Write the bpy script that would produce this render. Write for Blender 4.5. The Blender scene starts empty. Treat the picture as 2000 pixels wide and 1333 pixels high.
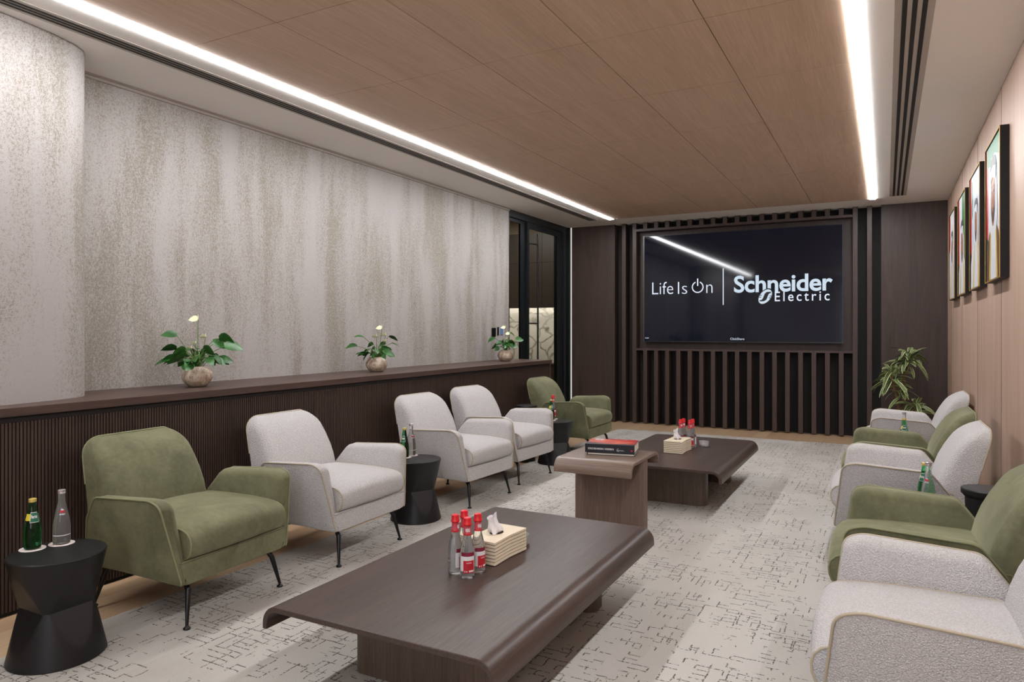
import bpy, bmesh, math, random
from mathutils import Vector, Matrix
PI = math.pi
sc = bpy.context.scene
COL = sc.collection
random.seed(7)

# ------------------------------------------------------------------ materials
def lin(c):
    return tuple(((v/255)/12.92 if v/255 <= .04045 else ((v/255+.055)/1.055)**2.4) for v in c)+(1,)

class NT:
    def __init__(s, name):
        s.m = bpy.data.materials.new(name); s.m.use_nodes = True
        s.t = s.m.node_tree; s.b = s.t.nodes['Principled BSDF']
    def n(s, typ, **kw):
        nd = s.t.nodes.new(typ)
        for k, v in kw.items():
            if k.startswith('i_'):
                nd.inputs[k[2:].replace('_', ' ')].default_value = v
            else: setattr(nd, k, v)
        return nd
    def l(s, a, b): s.t.links.new(a, b)
    def math(s, op, a, b=None, c=None):
        nd = s.t.nodes.new('ShaderNodeMath'); nd.operation = op
        for i, v in enumerate((a, b, c)):
            if v is None: continue
            if isinstance(v, (int, float)): nd.inputs[i].default_value = v
            else: s.l(v, nd.inputs[i])
        return nd.outputs[0]
    def coords(s, scale=(1, 1, 1), kind='Object'):
        tc = s.n('ShaderNodeTexCoord'); mp = s.n('ShaderNodeMapping')
        mp.inputs['Scale'].default_value = scale
        s.l(tc.outputs[kind], mp.inputs['Vector']); return mp.outputs[0]
    def noise(s, vec, scale, detail=3, rough=.5, dist=0):
        nd = s.n('ShaderNodeTexNoise'); nd.inputs['Scale'].default_value = scale
        nd.inputs['Detail'].default_value = detail; nd.inputs['Roughness'].default_value = rough
        nd.inputs['Distortion'].default_value = dist
        s.l(vec, nd.inputs['Vector']); return nd.outputs[0]
    def ramp(s, fac, stops):
        nd = s.n('ShaderNodeValToRGB'); e = nd.color_ramp.elements
        while len(e) < len(stops): e.new(.5)
        for el, (p, c) in zip(e, stops): el.position = p; el.color = c if len(c) == 4 else lin(c)
        s.l(fac, nd.inputs[0]); return nd.outputs[0]
    def mix(s, fac, a, b, mode='MIX'):
        nd = s.n('ShaderNodeMix'); nd.data_type = 'RGBA'; nd.blend_type = mode
        for k, v in ((0, fac), (6, a), (7, b)):
            if isinstance(v, (int, float)): nd.inputs[k].default_value = v
            elif isinstance(v, tuple): nd.inputs[k].default_value = v if len(v) == 4 else lin(v)
            else: s.l(v, nd.inputs[k])
        return nd.outputs[2]
    def base(s, col, rough=.5, metal=0, spec=.5):
        i = s.b.inputs
        if isinstance(col, tuple): i['Base Color'].default_value = col if len(col) == 4 else lin(col)
        else: s.l(col, i['Base Color'])
        i['Roughness'].default_value = rough; i['Metallic'].default_value = metal
        i['Specular IOR Level'].default_value = spec
        return s
    def bump(s, h, strength=.3, dist=.01):
        nd = s.n('ShaderNodeBump'); nd.inputs['Strength'].default_value = strength
        nd.inputs['Distance'].default_value = dist
        s.l(h, nd.inputs['Height']); s.l(nd.outputs[0], s.b.inputs['Normal'])

def plain(name, col, rough=.5, metal=0, spec=.5, var=.06):
    t = NT(name); v = t.coords(); nz = t.noise(v, 12, 3)
    c = lin(col)
    a = tuple(x*(1-var) for x in c[:3])+(1,); b = tuple(min(1, x*(1+var)) for x in c[:3])+(1,)
    t.base(t.mix(nz, a, b), rough, metal, spec); return t.m

def emit(name, col, strength):
    t = NT(name); t.base((0, 0, 0, 1), .5)
    t.b.inputs['Emission Color'].default_value = col if len(col) == 4 else lin(col)
    t.b.inputs['Emission Strength'].default_value = strength; return t.m

def wood(name, dark, light, axis='Z', rough=.45, sc=1.0, bump=.08, fig=.35, spec=.4):
    t = NT(name)
    st = {'X': (1.2, 34, 34), 'Y': (34, 1.2, 34), 'Z': (34, 34, 1.2)}[axis]
    st2 = {'X': (.6, 7, 7), 'Y': (7, .6, 7), 'Z': (7, 7, .6)}[axis]
    v = t.coords(tuple(x*sc for x in st)); v2 = t.coords(tuple(x*sc for x in st2))
    n1 = t.noise(v, 3.5, 5, .65, .3); n2 = t.noise(v2, 1.5, 4, .6, .8)
    f = t.math('ADD', t.math('MULTIPLY', n1, 1-fig), t.math('MULTIPLY', n2, fig))
    col = t.ramp(f, [(.34, dark), (.66, light)])
    t.base(col, rough, 0, spec)
    if bump: t.bump(n1, bump, .004)
    return t.m

def velvet():
    t = NT('green velvet'); v = t.coords()
    n1 = t.noise(v, 5, 5, .65, .6); n2 = t.noise(v, 60, 3)
    f = t.math('ADD', t.math('MULTIPLY', n1, .8), t.math('MULTIPLY', n2, .2))
    lw = t.n('ShaderNodeLayerWeight'); lw.inputs[0].default_value = .35
    c = t.ramp(f, [(.3, (80, 81, 59)), (.55, (106, 106, 80)), (.8, (128, 127, 99))])
    t.base(c, .75, 0, .2)
    i = t.b.inputs
    i['Sheen Weight'].default_value = .55; i['Sheen Roughness'].default_value = .45
    i['Sheen Tint'].default_value = lin((176, 174, 148))
    t.bump(n2, .12, .003); return t.m

def boucle():
    t = NT('white boucle'); v = t.coords()
    vo = t.n('ShaderNodeTexVoronoi'); vo.inputs['Scale'].default_value = 210
    nz = t.noise(v, 120, 4, .6, 1.0)
    wv = t.n('ShaderNodeVectorMath'); wv.operation = 'ADD'
    t.l(v, wv.inputs[0])
    sc_ = t.n('ShaderNodeVectorMath'); sc_.operation = 'SCALE'; sc_.inputs['Scale'].default_value = .006
    nn = t.n('ShaderNodeTexNoise'); nn.inputs['Scale'].default_value = 60; t.l(v, nn.inputs['Vector'])
    t.l(nn.outputs['Color'], sc_.inputs[0]); t.l(sc_.outputs[0], wv.inputs[1]); t.l(wv.outputs[0], vo.inputs['Vector'])
    h = t.math('ADD', t.math('MULTIPLY', vo.outputs['Distance'], -1.0), t.math('MULTIPLY', nz, 1.2))
    c = t.ramp(h, [(-.0, (196, 191, 190)), (.25, (209, 205, 204)), (.6, (217, 214, 214))])
    t.base(c, .95, 0, .15)
    t.b.inputs['Sheen Weight'].default_value = .2
    t.bump(h, 1.0, .005); return t.m

def wallpaper():
    t = NT('grey woven wallpaper')
    v = t.coords()
    m1 = t.noise(t.coords((2.2, 2.2, .35)), 2.2, 6, .6, .3)     # tall soft streaks
    m2 = t.noise(t.coords((1, 1, .5)), 1.3, 3)
    sp = t.noise(t.coords((1, 1, 1.0)), 260, 2, .7)
    sp2 = t.noise(t.coords((1, 1, .7)), 90, 3, .7)
    mask = t.math('ADD', t.math('MULTIPLY', m1, .65), t.math('MULTIPLY', m2, .35))
    mm = t.n('ShaderNodeMapRange'); mm.inputs['From Min'].default_value = .36; mm.inputs['From Max'].default_value = .60
    t.l(mask, mm.inputs['Value'])
    s_ = t.math('ADD', t.math('MULTIPLY', sp, .6), t.math('MULTIPLY', sp2, .4))
    thr = t.math('SUBTRACT', .60, t.math('MULTIPLY', mm.outputs[0], .17))
    d = t.math('MULTIPLY', t.math('SUBTRACT', s_, thr), 14.0)
    d.node.use_clamp = True
    gold = t.noise(v, 25, 2)
    dk = t.mix(gold, (128, 121, 111), (140, 132, 119))
    c = t.mix(d, (168, 162, 160), dk)
    t.base(c, .85, 0, .2); t.bump(s_, .25, .003); return t.m

def rug_mat():
    t = NT('patterned rug'); v = t.coords()
    sx = t.n('ShaderNodeSeparateXYZ')
    ds = t.n('ShaderNodeTexNoise'); ds.inputs['Scale'].default_value = 22; ds.inputs['Detail'].default_value = 2
    t.l(v, ds.inputs['Vector'])
    s2 = t.n('ShaderNodeVectorMath'); s2.operation = 'SCALE'; s2.inputs['Scale'].default_value = .012
    t.l(ds.outputs['Color'], s2.inputs[0])
    ad = t.n('ShaderNodeVectorMath'); ad.operation = 'ADD'; t.l(v, ad.inputs[0]); t.l(s2.outputs[0], ad.inputs[1])
    t.l(ad.outputs[0], sx.inputs[0])
    X, Y = sx.outputs[0], sx.outputs[1]
    fine = t.noise(v, 120, 3, .7)
    cl = t.noise(t.coords((1, 1.3, 1)), 2.3, 4, .6)
    def lines(px, py, w, seed, thr):
        gx = t.math('ADD', t.math('DIVIDE', X, px), seed); gy = t.math('ADD', t.math('DIVIDE', Y, py), seed*1.7)
        fx, fy = t.math('FLOOR', gx), t.math('FLOOR', gy)
        rx, ry = t.math('FRACT', gx), t.math('FRACT', gy)
        cm = t.n('ShaderNodeCombineXYZ'); t.l(fx, cm.inputs[0]); t.l(fy, cm.inputs[1])
        wn = t.n('ShaderNodeTexWhiteNoise'); wn.noise_dimensions = '3D'; t.l(cm.outputs[0], wn.inputs['Vector'])
        sp = t.n('ShaderNodeSeparateColor'); t.l(wn.outputs['Color'], sp.inputs[0])
        a = t.math('MULTIPLY', t.math('LESS_THAN', ry, w/py), t.math('GREATER_THAN', sp.outputs[0], thr))
        b = t.math('MULTIPLY', t.math('LESS_THAN', rx, w/px), t.math('GREATER_THAN', sp.outputs[1], thr+.06))
        return t.math('MAXIMUM', a, b)
    L1 = lines(.052, .036, .0058, .3, .48); L2 = lines(.030, .048, .0052, 5.2, .62)
    g1 = t.math('GREATER_THAN', cl, .50)
    cl2 = t.noise(v, 3.1, 4, .6); g2 = t.math('GREATER_THAN', cl2, .53)
    L = t.math('MAXIMUM', t.math('MULTIPLY', L1, g1), t.math('MULTIPLY', L2, g2))
    L = t.math('MULTIPLY', L, t.math('GREATER_THAN', fine, .47))
    L = t.math('MULTIPLY', L, .92)
    big = t.noise(t.coords((1, .35, 1)), 1.1, 4, .6)
    # rectangular tone blocks
    br = t.n('ShaderNodeTexBrick'); br.inputs['Scale'].default_value = 1.0
    br.inputs['Mortar Size'].default_value = 0; br.inputs['Brick Width'].default_value = 1.7; br.inputs['Row Height'].default_value = .42
    br.inputs['Color1'].default_value = (.35, .35, .35, 1); br.inputs['Color2'].default_value = (.75, .75, .75, 1)
    mp = t.n('ShaderNodeMapping'); mp.inputs['Rotation'].default_value = (0, 0, PI/2); t.l(v, mp.inputs['Vector']); t.l(mp.outputs[0], br.inputs['Vector'])
    f = t.math('ADD', t.math('MULTIPLY', big, .7), t.math('MULTIPLY', br.outputs['Color'], .3))
    c = t.ramp(f, [(.36, (166, 160, 153)), (.5, (184, 179, 172)), (.66, (198, 193, 187))])
    c = t.mix(t.math('MULTIPLY', fine, .35), c, (146, 140, 133))
    c = t.mix(L, c, (78, 70, 64))
    t.base(c, .95, 0, .1)
    t.bump(t.math('SUBTRACT', fine, t.math('MULTIPLY', L, .5)), .6, .006); return t.m

def marble(name, base, vein, scale, warm=None):
    t = NT(name); v = t.coords()
    n = t.noise(v, scale, 6, .6, 1.2)
    w = t.n('ShaderNodeTexWave'); w.inputs['Scale'].default_value = scale*.5; w.inputs['Distortion'].default_value = 9
    w.inputs['Detail'].default_value = 4; t.l(v, w.inputs['Vector'])
    vo = t.n('ShaderNodeTexVoronoi'); vo.feature = 'DISTANCE_TO_EDGE'; vo.inputs['Scale'].default_value = scale*.8
    ad = t.n('ShaderNodeVectorMath'); ad.operation = 'ADD'; s2 = t.n('ShaderNodeVectorMath'); s2.operation = 'SCALE'
    s2.inputs['Scale'].default_value = .9/scale
    nn = t.n('ShaderNodeTexNoise'); nn.inputs['Scale'].default_value = scale; nn.inputs['Detail'].default_value = 5; t.l(v, nn.inputs['Vector'])
    t.l(nn.outputs['Color'], s2.inputs[0]); t.l(v, ad.inputs[0]); t.l(s2.outputs[0], ad.inputs[1]); t.l(ad.outputs[0], vo.inputs['Vector'])
    f = t.ramp(vo.outputs[0], [(0.0, (1, 1, 1, 1)), (.07, (0, 0, 0, 1))])
    c = t.mix(n, base, warm or base)
    c = t.mix(t.math('MULTIPLY', t.math('MULTIPLY', f, n), 1.5), c, vein)
    t.base(c, .25); return t.m

def glass(name, col=(1, 1, 1, 1), ior=1.45, rough=0.0):
    t = NT(name); t.base(col, rough)
    t.b.inputs['Transmission Weight'].default_value = 1; t.b.inputs['IOR'].default_value = ior; return t.m

def cutglass(name, col, ior, tr):
    t = NT(name); t.base(col, 0.02); t.b.inputs['Transmission Weight'].default_value = tr; t.b.inputs['IOR'].default_value = ior; return t.m
def leafmat(name, a, b, edge=None):
    t = NT(name); v = t.coords()
    nz = t.noise(v, 18, 3)
    c = t.ramp(nz, [(.3, a), (.7, b)])
    if edge:
        uv = t.n('ShaderNodeTexCoord'); s = t.n('ShaderNodeSeparateXYZ'); t.l(uv.outputs['UV'], s.inputs[0])
        d = t.math('ABSOLUTE', t.math('SUBTRACT', s.outputs[0], .5))
        e = t.math('GREATER_THAN', d, .3)
        e2 = t.math('LESS_THAN', d, .07)
        c = t.mix(t.math('MAXIMUM', e, t.math('MULTIPLY', e2, .6)), c, edge)
    t.base(c, .35, 0, .5); t.b.inputs['Subsurface Weight'].default_value = 0.0
    return t.m

M = dict(
 wallpaper=wallpaper(), rug=rug_mat(), velvet=velvet(), boucle=boucle(),
 plaster=plain('white ceiling paint', (232, 228, 223), .9, 0, .2, .01),
 wall_paint=plain('grey wall paint', (190, 184, 178), .9, 0, .2, .02),
 trimgrey=plain('taupe trim', (160, 151, 143), .7),
 ceilwood=wood('ceiling oak veneer', (184, 157, 134), (206, 179, 156), 'Y', .55, .8, .04, .4, .25),
 gap=plain('dark joint', (45, 34, 28), .9),
 rightwood=wood('light oak wall veneer', (170, 141, 122), (194, 166, 147), 'Z', .5, .7, .04, .6),
 floorwood=None,
 ledge=wood('dark walnut ledge', (60, 44, 39), (86, 67, 60), 'Y', .42, 1, .05),
 darkpanel=wood('dark walnut veneer', (50, 38, 34), (72, 56, 50), 'Z', .5, 1, .05, .5),
 darkslat=wood('dark walnut slats', (54, 41, 36), (78, 61, 54), 'Z', .45, 1.3, .05, .3),
 recess=plain('black recess', (24, 19, 17), .8),
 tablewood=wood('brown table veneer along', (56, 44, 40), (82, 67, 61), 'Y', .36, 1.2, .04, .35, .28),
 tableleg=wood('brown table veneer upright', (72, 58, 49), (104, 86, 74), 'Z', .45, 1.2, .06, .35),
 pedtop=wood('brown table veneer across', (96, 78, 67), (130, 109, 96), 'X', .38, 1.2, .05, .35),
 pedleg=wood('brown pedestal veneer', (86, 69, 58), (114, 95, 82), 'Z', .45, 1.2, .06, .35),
 black=plain('matte black lacquer', (22, 21, 22), .42, 0, .35, .15),
 blackmetal=plain('black metal', (20, 20, 21), .3, .3),
 framealu=plain('black aluminium frame', (31, 34, 36), .35, .5),
 pipegreen=plain('green piping', (120, 122, 88), .7),
 pipebeige=plain('beige piping', (170, 157, 136), .7),
 ventslot=plain('black vent slot', (22, 19, 17), .7),
 ventframe=plain('vent frame', (172, 165, 157), .6),
 led=emit('led diffuser', (.965, .98, 1, 1), 53),
 led_side=emit('led vertical strip', (1, .95, .9, 1), .55),
 led_cab=emit('cabinet led', (1, .95, .86, 1), 60),
 marble=marble('pantry marble', (214, 211, 204), (92, 84, 70), 4.5, (206, 199, 186)),
 pot=None,
 cream=plain('cream pantry paint', (176, 166, 146), .9),
 cabinet=plain('dark pantry cabinet', (58, 50, 46), .4),
 winglass=glass('door glass', (.93, .95, .93, 1), 1.02),
 screen=None, daylight=emit('daylight pane', (.84, .9, 1, 1), 4.5), screentext=emit('screen lettering', (214, 222, 236), .85), logotext=emit('screen logo', (200, 216, 230), .8),
 bezel=plain('tv bezel', (16, 16, 17), .35),
 tvedge_lit=plain('tv edge lit', (120, 120, 118), .35, .6),
 greenglass=glass('green bottle glass', (.10, .60, .20, 1), 1.36),
 clearglass=cutglass('clear bottle glass', (.95, .97, .97, 1), 1.3, .9),
 crystal=cutglass('ashtray glass', (.97, .97, .97, 1), 1.3, .7),
 yellowcap=plain('yellow metal cap', (205, 180, 95), .3, .3),
 silvercap=plain('silver metal cap', (190, 180, 182), .25, .6),
 redcap=plain('red cap', (205, 28, 38), .35),
 redlabel=plain('red label', (190, 26, 40), .5),
 pinkfoil=plain('pink neck sleeve', (185, 70, 80), .4),
 whitelabel=plain('white label', (222, 222, 222), .5),
 yellowlabel=plain('yellow label', (214, 196, 50), .5),
 greenlabel=plain('green label', (14, 96, 70), .5),
 teallabel=plain('teal label', (70, 160, 140), .5),
 winelabel=plain('wine red label', (120, 20, 50), .5),
 coaster=plain('white coaster', (220, 208, 204), .8),
 tissuebox=plain('cream tissue box', (222, 207, 182), .5, 0, .4, .02),
 tissuegap=plain('brown groove', (92, 66, 50), .7),
 hole=plain('dark opening', (40, 30, 24), .9),
 tissue=plain('white tissue', (232, 228, 232), .9),
 pages=plain('book pages', (205, 198, 188), .8),
 bookblack=plain('black book cover', (22, 21, 28), .35),
 gold=plain('gold trim', (186, 146, 62), .35, .6),
 frameblack=plain('black frame side', (17, 14, 13), .5, 0, .25),
 p_white=plain('print white', (208, 208, 212), .4, 0, .5, .02), p_grey=plain('print light grey', (178, 190, 200), .4),
 p_red=plain('print red', (176, 30, 38), .4), p_green=plain('print green', (24, 110, 62), .4),
 p_black=plain('print black', (28, 26, 28), .4), p_skin=plain('print skin', (158, 106, 80), .4),
 p_beard=plain('print beard', (70, 50, 42), .4), p_gold=plain('print gold', (206, 172, 60), .4),
 p_brown=plain('print brown', (96, 66, 46), .4),
 leaf=leafmat('anthurium leaf', (22, 66, 22), (52, 106, 40)),
 stem=leafmat('plant stem', (62, 96, 36), (92, 128, 56)),
 flower=leafmat('pale flower', (212, 214, 166), (232, 232, 200)),
 dracaena=leafmat('variegated leaf', (22, 56, 22), (50, 92, 38), (186, 192, 138)),
 trunk=plain('brown cane', (112, 86, 56), .8), soil=plain('soil', (50, 38, 30), .95),
 potgrey=plain('grey planter', (80, 76, 72), .6),
 switchblack=plain('black switch', (16, 15, 16), .3), switchblue=plain('blue tag', (92, 120, 168), .5),
)
def pot_mat():
    t = NT('marbled pot')
    a = t.noise(t.coords((14, 14, 5)), 1.6, 6, .7, 2.2); b_ = t.noise(t.coords((30, 30, 9)), 2.2, 5, .7, 1.2)
    f = t.math('ADD', t.math('MULTIPLY', a, .6), t.math('MULTIPLY', b_, .4))
    c = t.ramp(f, [(.36, (104, 78, 60)), (.46, (164, 142, 120)), (.56, (202, 186, 166)), (.7, (214, 200, 182))])
    t.base(c, .3); return t.m
M['pot'] = pot_mat()
def floor_mat():
    t = NT('light oak floor'); v = t.coords()
    br = t.n('ShaderNodeTexBrick'); mp = t.n('ShaderNodeMapping'); mp.inputs['Rotation'].default_value = (0, 0, PI/2)
    t.l(v, mp.inputs['Vector']); t.l(mp.outputs[0], br.inputs['Vector'])
    br.inputs['Scale'].default_value = 1; br.inputs['Brick Width'].default_value = 1.4; br.inputs['Row Height'].default_value = .16
    br.inputs['Mortar Size'].default_value = .0012; br.inputs['Color1'].default_value = lin((178, 148, 116)); br.inputs['Color2'].default_value = lin((196, 168, 136))
    br.inputs['Mortar'].default_value = lin((120, 94, 70))
    n = t.noise(t.coords((20, 1.2, 1)), 3, 5, .6, .4)
    c = t.mix(t.math('MULTIPLY', n, .45), br.outputs['Color'], (160, 128, 98))
    t.base(c, .4); return t.m
M['floorwood'] = floor_mat()
def screen_mat():
    t = NT('tv screen'); v = t.coords((1, 1, 1)); n = t.noise(v, .8, 2)
    t.base((4, 5, 7), .055, 0, .5)
    t.l(t.mix(n, (16, 24, 42), (26, 34, 56)), t.b.inputs['Emission Color'])
    t.b.inputs['Emission Strength'].default_value = .22; return t.m
M['screen'] = screen_mat()
def book_mat():
    t = NT('book cover art')
    c = t.ramp(t.noise(t.coords((5, 26, 1)), 1.3, 4, .6, 1.2), [(.30, (26, 20, 34)), (.42, (150, 22, 36)), (.5, (214, 46, 40)), (.58, (226, 150, 90)), (.66, (120, 160, 190))])
    t.base(c, .3); return t.m
M['bookart'] = book_mat()

# ------------------------------------------------------------------ object helpers
def tag(o, label=None, cat=None, group=None, kind=None):
    if label: o['label'] = label
    if cat: o['category'] = cat
    if group: o['group'] = group
    if kind: o['kind'] = kind
    return o
def empty(name, loc=(0, 0, 0), rz=0):
    o = bpy.data.objects.new(name, None); o.empty_display_size = .1
    o.location = loc; o.rotation_euler = (0, 0, rz); COL.objects.link(o); return o
def link(name, me, parent=None, loc=None):
    o = bpy.data.objects.new(name, me); COL.objects.link(o)
    if parent: o.parent = parent
    if loc: o.location = loc
    return o
def copy_tree(o, parent=None):
    c = o.copy(); COL.objects.link(c)
    if parent: c.parent = parent
    for ch in list(o.children): copy_tree(ch, c)
    return c

class MB:
    """collects faces, each with a material key, builds one mesh"""
    def __init__(s): s.v = []; s.f = []; s.m = []; s.uv = {}
    def add(s, vs, fs, m, uvs=None):
        o = len(s.v); s.v += [tuple(p) for p in vs]
        for i, f in enumerate(fs):
            if uvs: s.uv[len(s.f)] = uvs[i]
            s.f.append([o+k for k in f]); s.m.append(m)
        return s
    def box(s, a, b, m):
        x0, y0, z0 = [min(p, q) for p, q in zip(a, b)]; x1, y1, z1 = [max(p, q) for p, q in zip(a, b)]
        vs = [(x0, y0, z0), (x1, y0, z0), (x1, y1, z0), (x0, y1, z0), (x0, y0, z1), (x1, y0, z1), (x1, y1, z1), (x0, y1, z1)]
        return s.add(vs, [(0, 3, 2, 1), (4, 5, 6, 7), (0, 1, 5, 4), (1, 2, 6, 5), (2, 3, 7, 6), (3, 0, 4, 7)], m)
    def rings(s, rings, m, cap0=True, cap1=True, closed=True):
        n = len(rings[0]); vs = [p for r in rings for p in r]; fs = []
        for i in range(len(rings)-1):
            for j in range(n if closed else n-1):
                k = (j+1) % n
                fs.append((i*n+j, i*n+k, (i+1)*n+k, (i+1)*n+j))
        if cap0: fs.append(tuple(range(n))[::-1])
        if cap1: fs.append(tuple((len(rings)-1)*n+j for j in range(n)))
        return s.add(vs, fs, m)
    def lathe(s, prof, m, c=(0, 0, 0), seg=32, caps=True):
        R = []
        for r, z in prof:
            R.append([(c[0]+r*math.cos(2*PI*j/seg), c[1]+r*math.sin(2*PI*j/seg), c[2]+z) for j in range(seg)])
        return s.rings(R, m, caps, caps)
    def tube(s, pts, rad, m, seg=8, caps=True, closed=False):
        pts = [Vector(p) for p in pts]; n = len(pts)
        if not hasattr(rad, '__len__'): rad = [rad]*n
        R = []; up = None
        for i in range(n):
            if closed: d = pts[(i+1) % n]-pts[i-1]
            else: d = pts[min(i+1, n-1)]-pts[max(i-1, 0)]
            d.normalize()
            if up is None:
                up = Vector((0, 0, 1)) if abs(d.z) < .9 else Vector((1, 0, 0))
            a = d.cross(up)
            if a.length < 1e-5: a = d.cross(Vector((1, .3, .2)))
            a.normalize(); b = a.cross(d); up = b.copy()
            R.append([tuple(pts[i]+(a*math.cos(2*PI*j/seg)+b*math.sin(2*PI*j/seg))*rad[i]) for j in range(seg)])
        if closed: R.append(R[0]); return s.rings(R, m, False, False)
        return s.rings(R, m, caps, caps)
    def build(s, name, parent=None, mats=None, smooth=None, loc=None, fix=True):
        me = bpy.data.meshes.new(name); me.from_pydata(s.v, [], s.f)
        keys = []
        for k in s.m:
            if k not in keys: keys.append(k)
        for k in keys: me.materials.append(M[k])
        for i, p in enumerate(me.polygons): p.material_index = keys.index(s.m[i])
        if s.uv:
            ul = me.uv_layers.new(name='UVMap')
            for i, p in enumerate(me.polygons):
                if i in s.uv:
                    for li, uv in zip(p.loop_indices, s.uv[i]): ul.data[li].uv = uv
        if fix:
            bm = bmesh.new(); bm.from_mesh(me); bmesh.ops.recalc_face_normals(bm, faces=bm.faces); bm.to_mesh(me); bm.free()
        if smooth is not None:
            me.polygons.foreach_set('use_smooth', [True]*len(me.polygons))
            me.set_sharp_from_angle(angle=math.radians(smooth))
        me.update()
        return link(name, me, parent, loc)

def bevel(o, w=.004, seg=2, ang=35):
    b = o.modifiers.new('bevel', 'BEVEL'); b.width = w; b.segments = seg; b.limit_method = 'ANGLE'; b.angle_limit = math.radians(ang)
    return o
def struct(o): o['kind'] = 'structure'; return o
def sbox(name, a, b, m, parent=None):
    return struct(MB().box(a, b, m).build(name, parent))

def rounded(pts, rads, seg=6):
    """round the corners of a closed 2-D polygon"""
    out = []; n = len(pts)
    for i in range(n):
        p = Vector(pts[i]); a = Vector(pts[i-1])-p; b = Vector(pts[(i+1) % n])-p
        r = rads[i] if hasattr(rads, '__len__') else rads
        if r <= 0: out.append(tuple(p)); continue
        an = a.angle(b); d = min(r/math.tan(an/2), a.length*.48, b.length*.48); r2 = d*math.tan(an/2)
        a.normalize(); b.normalize(); bis = (a+b).normalized(); c = p+bis*(r2/math.sin(an/2))
        s0 = p+a*d-c; s1 = p+b*d-c; tot = s0.angle(s1)
        cr = s0.x*s1.y-s0.y*s1.x; sg = 1 if cr > 0 else -1
        for k in range(seg+1):
            t = sg*tot*k/seg
            out.append((c.x+s0.x*math.cos(t)-s0.y*math.sin(t), c.y+s0.x*math.sin(t)+s0.y*math.cos(t)))
    return out
def area2(p): return sum(p[i-1][0]*p[i][1]-p[i][0]*p[i-1][1] for i in range(len(p)))
def inset(pts, d):
    s = 1 if area2(pts) > 0 else -1; n = len(pts); out = []
    for i in range(n):
        a = Vector(pts[i-1]); p = Vector(pts[i]); b = Vector(pts[(i+1) % n])
        e1 = (p-a); e2 = (b-p)
        if e1.length < 1e-7: e1 = e2
        if e2.length < 1e-7: e2 = e1
        e1 = e1.normalized(); e2 = e2.normalized()
        n1 = Vector((-e1.y, e1.x)); n2 = Vector((-e2.y, e2.x)); m = (n1+n2)
        m = m.normalized() if m.length > 1e-6 else n1
        k = d/max(.5, m.dot(n1)); out.append((p.x+s*m.x*k, p.y+s*m.y*k))
    return out

# text -> flat polygons
def text2d(body, bold=0.0, spacing=1.0):
    cu = bpy.data.curves.new('tmp_text', 'FONT'); cu.body = body; cu.size = 1; cu.offset = bold; cu.space_character = spacing
    cu.resolution_u = 4
    o = bpy.data.objects.new('tmp_text', cu); COL.objects.link(o)
    dg = bpy.context.evaluated_depsgraph_get(); ev = o.evaluated_get(dg); me = ev.to_mesh()
    vs = [tuple(v.co)[:2] for v in me.vertices]; fs = [tuple(p.vertices) for p in me.polygons]
    ev.to_mesh_clear(); bpy.data.objects.remove(o); bpy.data.curves.remove(cu)
    x0 = min(v[0] for v in vs); x1 = max(v[0] for v in vs); y0 = min(v[1] for v in vs); y1 = max(v[1] for v in vs)
    return vs, fs, (x0, y0, x1, y1)
def fit_text(body, box, bold=0, spacing=1.0, baseline=None):
    """box = u0,v0,u1,v1 ; scaled to fill it"""
    vs, fs, (x0, y0, x1, y1) = text2d(body, bold, spacing)
    sx = (box[2]-box[0])/(x1-x0); sy = (box[3]-box[1])/(y1-y0)
    return [(box[0]+(x-x0)*sx, box[1]+(y-y0)*sy) for x, y in vs], fs

# ------------------------------------------------------------------ the room
C = 2.787; YB = 9.42; XL = -4.08; XR = .625; YF = -1.9
sbox('floor', (-6.4, YF, -.1), (XR+.2, 11.4, 0), 'floorwood')
# ceiling: white border, wood field between the two light lines
cb = MB()
LX0, LX1 = -3.288, -3.221; RX0, RX1 = -.163, -.100; LY0, LY1 = -1.1, 8.95
cb.box((XL-.1, YF, C), (LX0, 9.7, C+.1), 'plaster').box((RX1, YF, C), (XR+.2, 9.7, C+.1), 'plaster')
cb.box((LX0, LY1, C), (RX1, 9.7, C+.1), 'plaster').box((LX0, YF, C), (RX1, LY0, C+.1), 'plaster')
cb.box((LX1, LY0, C+.012), (RX0, LY1, C+.1), 'gap')
xs = [LX1, -2.60, -1.985, -1.375, -.767, RX0]; ys = [LY0, -.36, .58, 1.52, 2.46, 3.385, 4.325, 5.265, 6.2, 7.14, 8.08, LY1]
for i in range(5):
    for j in range(11):
        g = .0022
        cb.box((xs[i]+g, ys[j]+g, C), (xs[i+1]-g, ys[j+1]-g, C+.01), 'ceilwood')
struct(cb.build('ceiling'))
# walls
wb = MB(); prof = [(-3.60, YF), (-3.60, .9), (-3.612, 1.3), (-3.632, 1.62), (-3.655, 1.85), (-3.685, 2.03), (-3.722, 2.15), (-3.765, 2.222), (-3.82, 2.262), (-3.88, 2.285), (-3.96, 2.30), (XL-.02, 2.305), (XL-.02, YF)]
wb.rings([[(x, y, .90) for x, y in prof], [(x, y, C) for x, y in prof]], 'wallpaper')
struct(wb.build('wall_left_curved', smooth=35))
sbox('wall_left', (XL-.12, 2.28, .9), (XL, 7.58, C), 'wallpaper')
sbox('wall_right', (XR, YF, 0), (XR+.15, YB+.3, C), 'rightwood')
sbox('wall_front', (-4.2, YF-.12, 0), (XR+.15, YF, C), 'wall_paint')
sbox('trim_1', (XL, 2.28, C-.026), (XL+.014, 7.58, C-.010), 'trimgrey')
sbox('trim_2', (XL, 2.28, C-.010), (XL+.026, 7.58, C), 'trimgrey')
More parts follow.
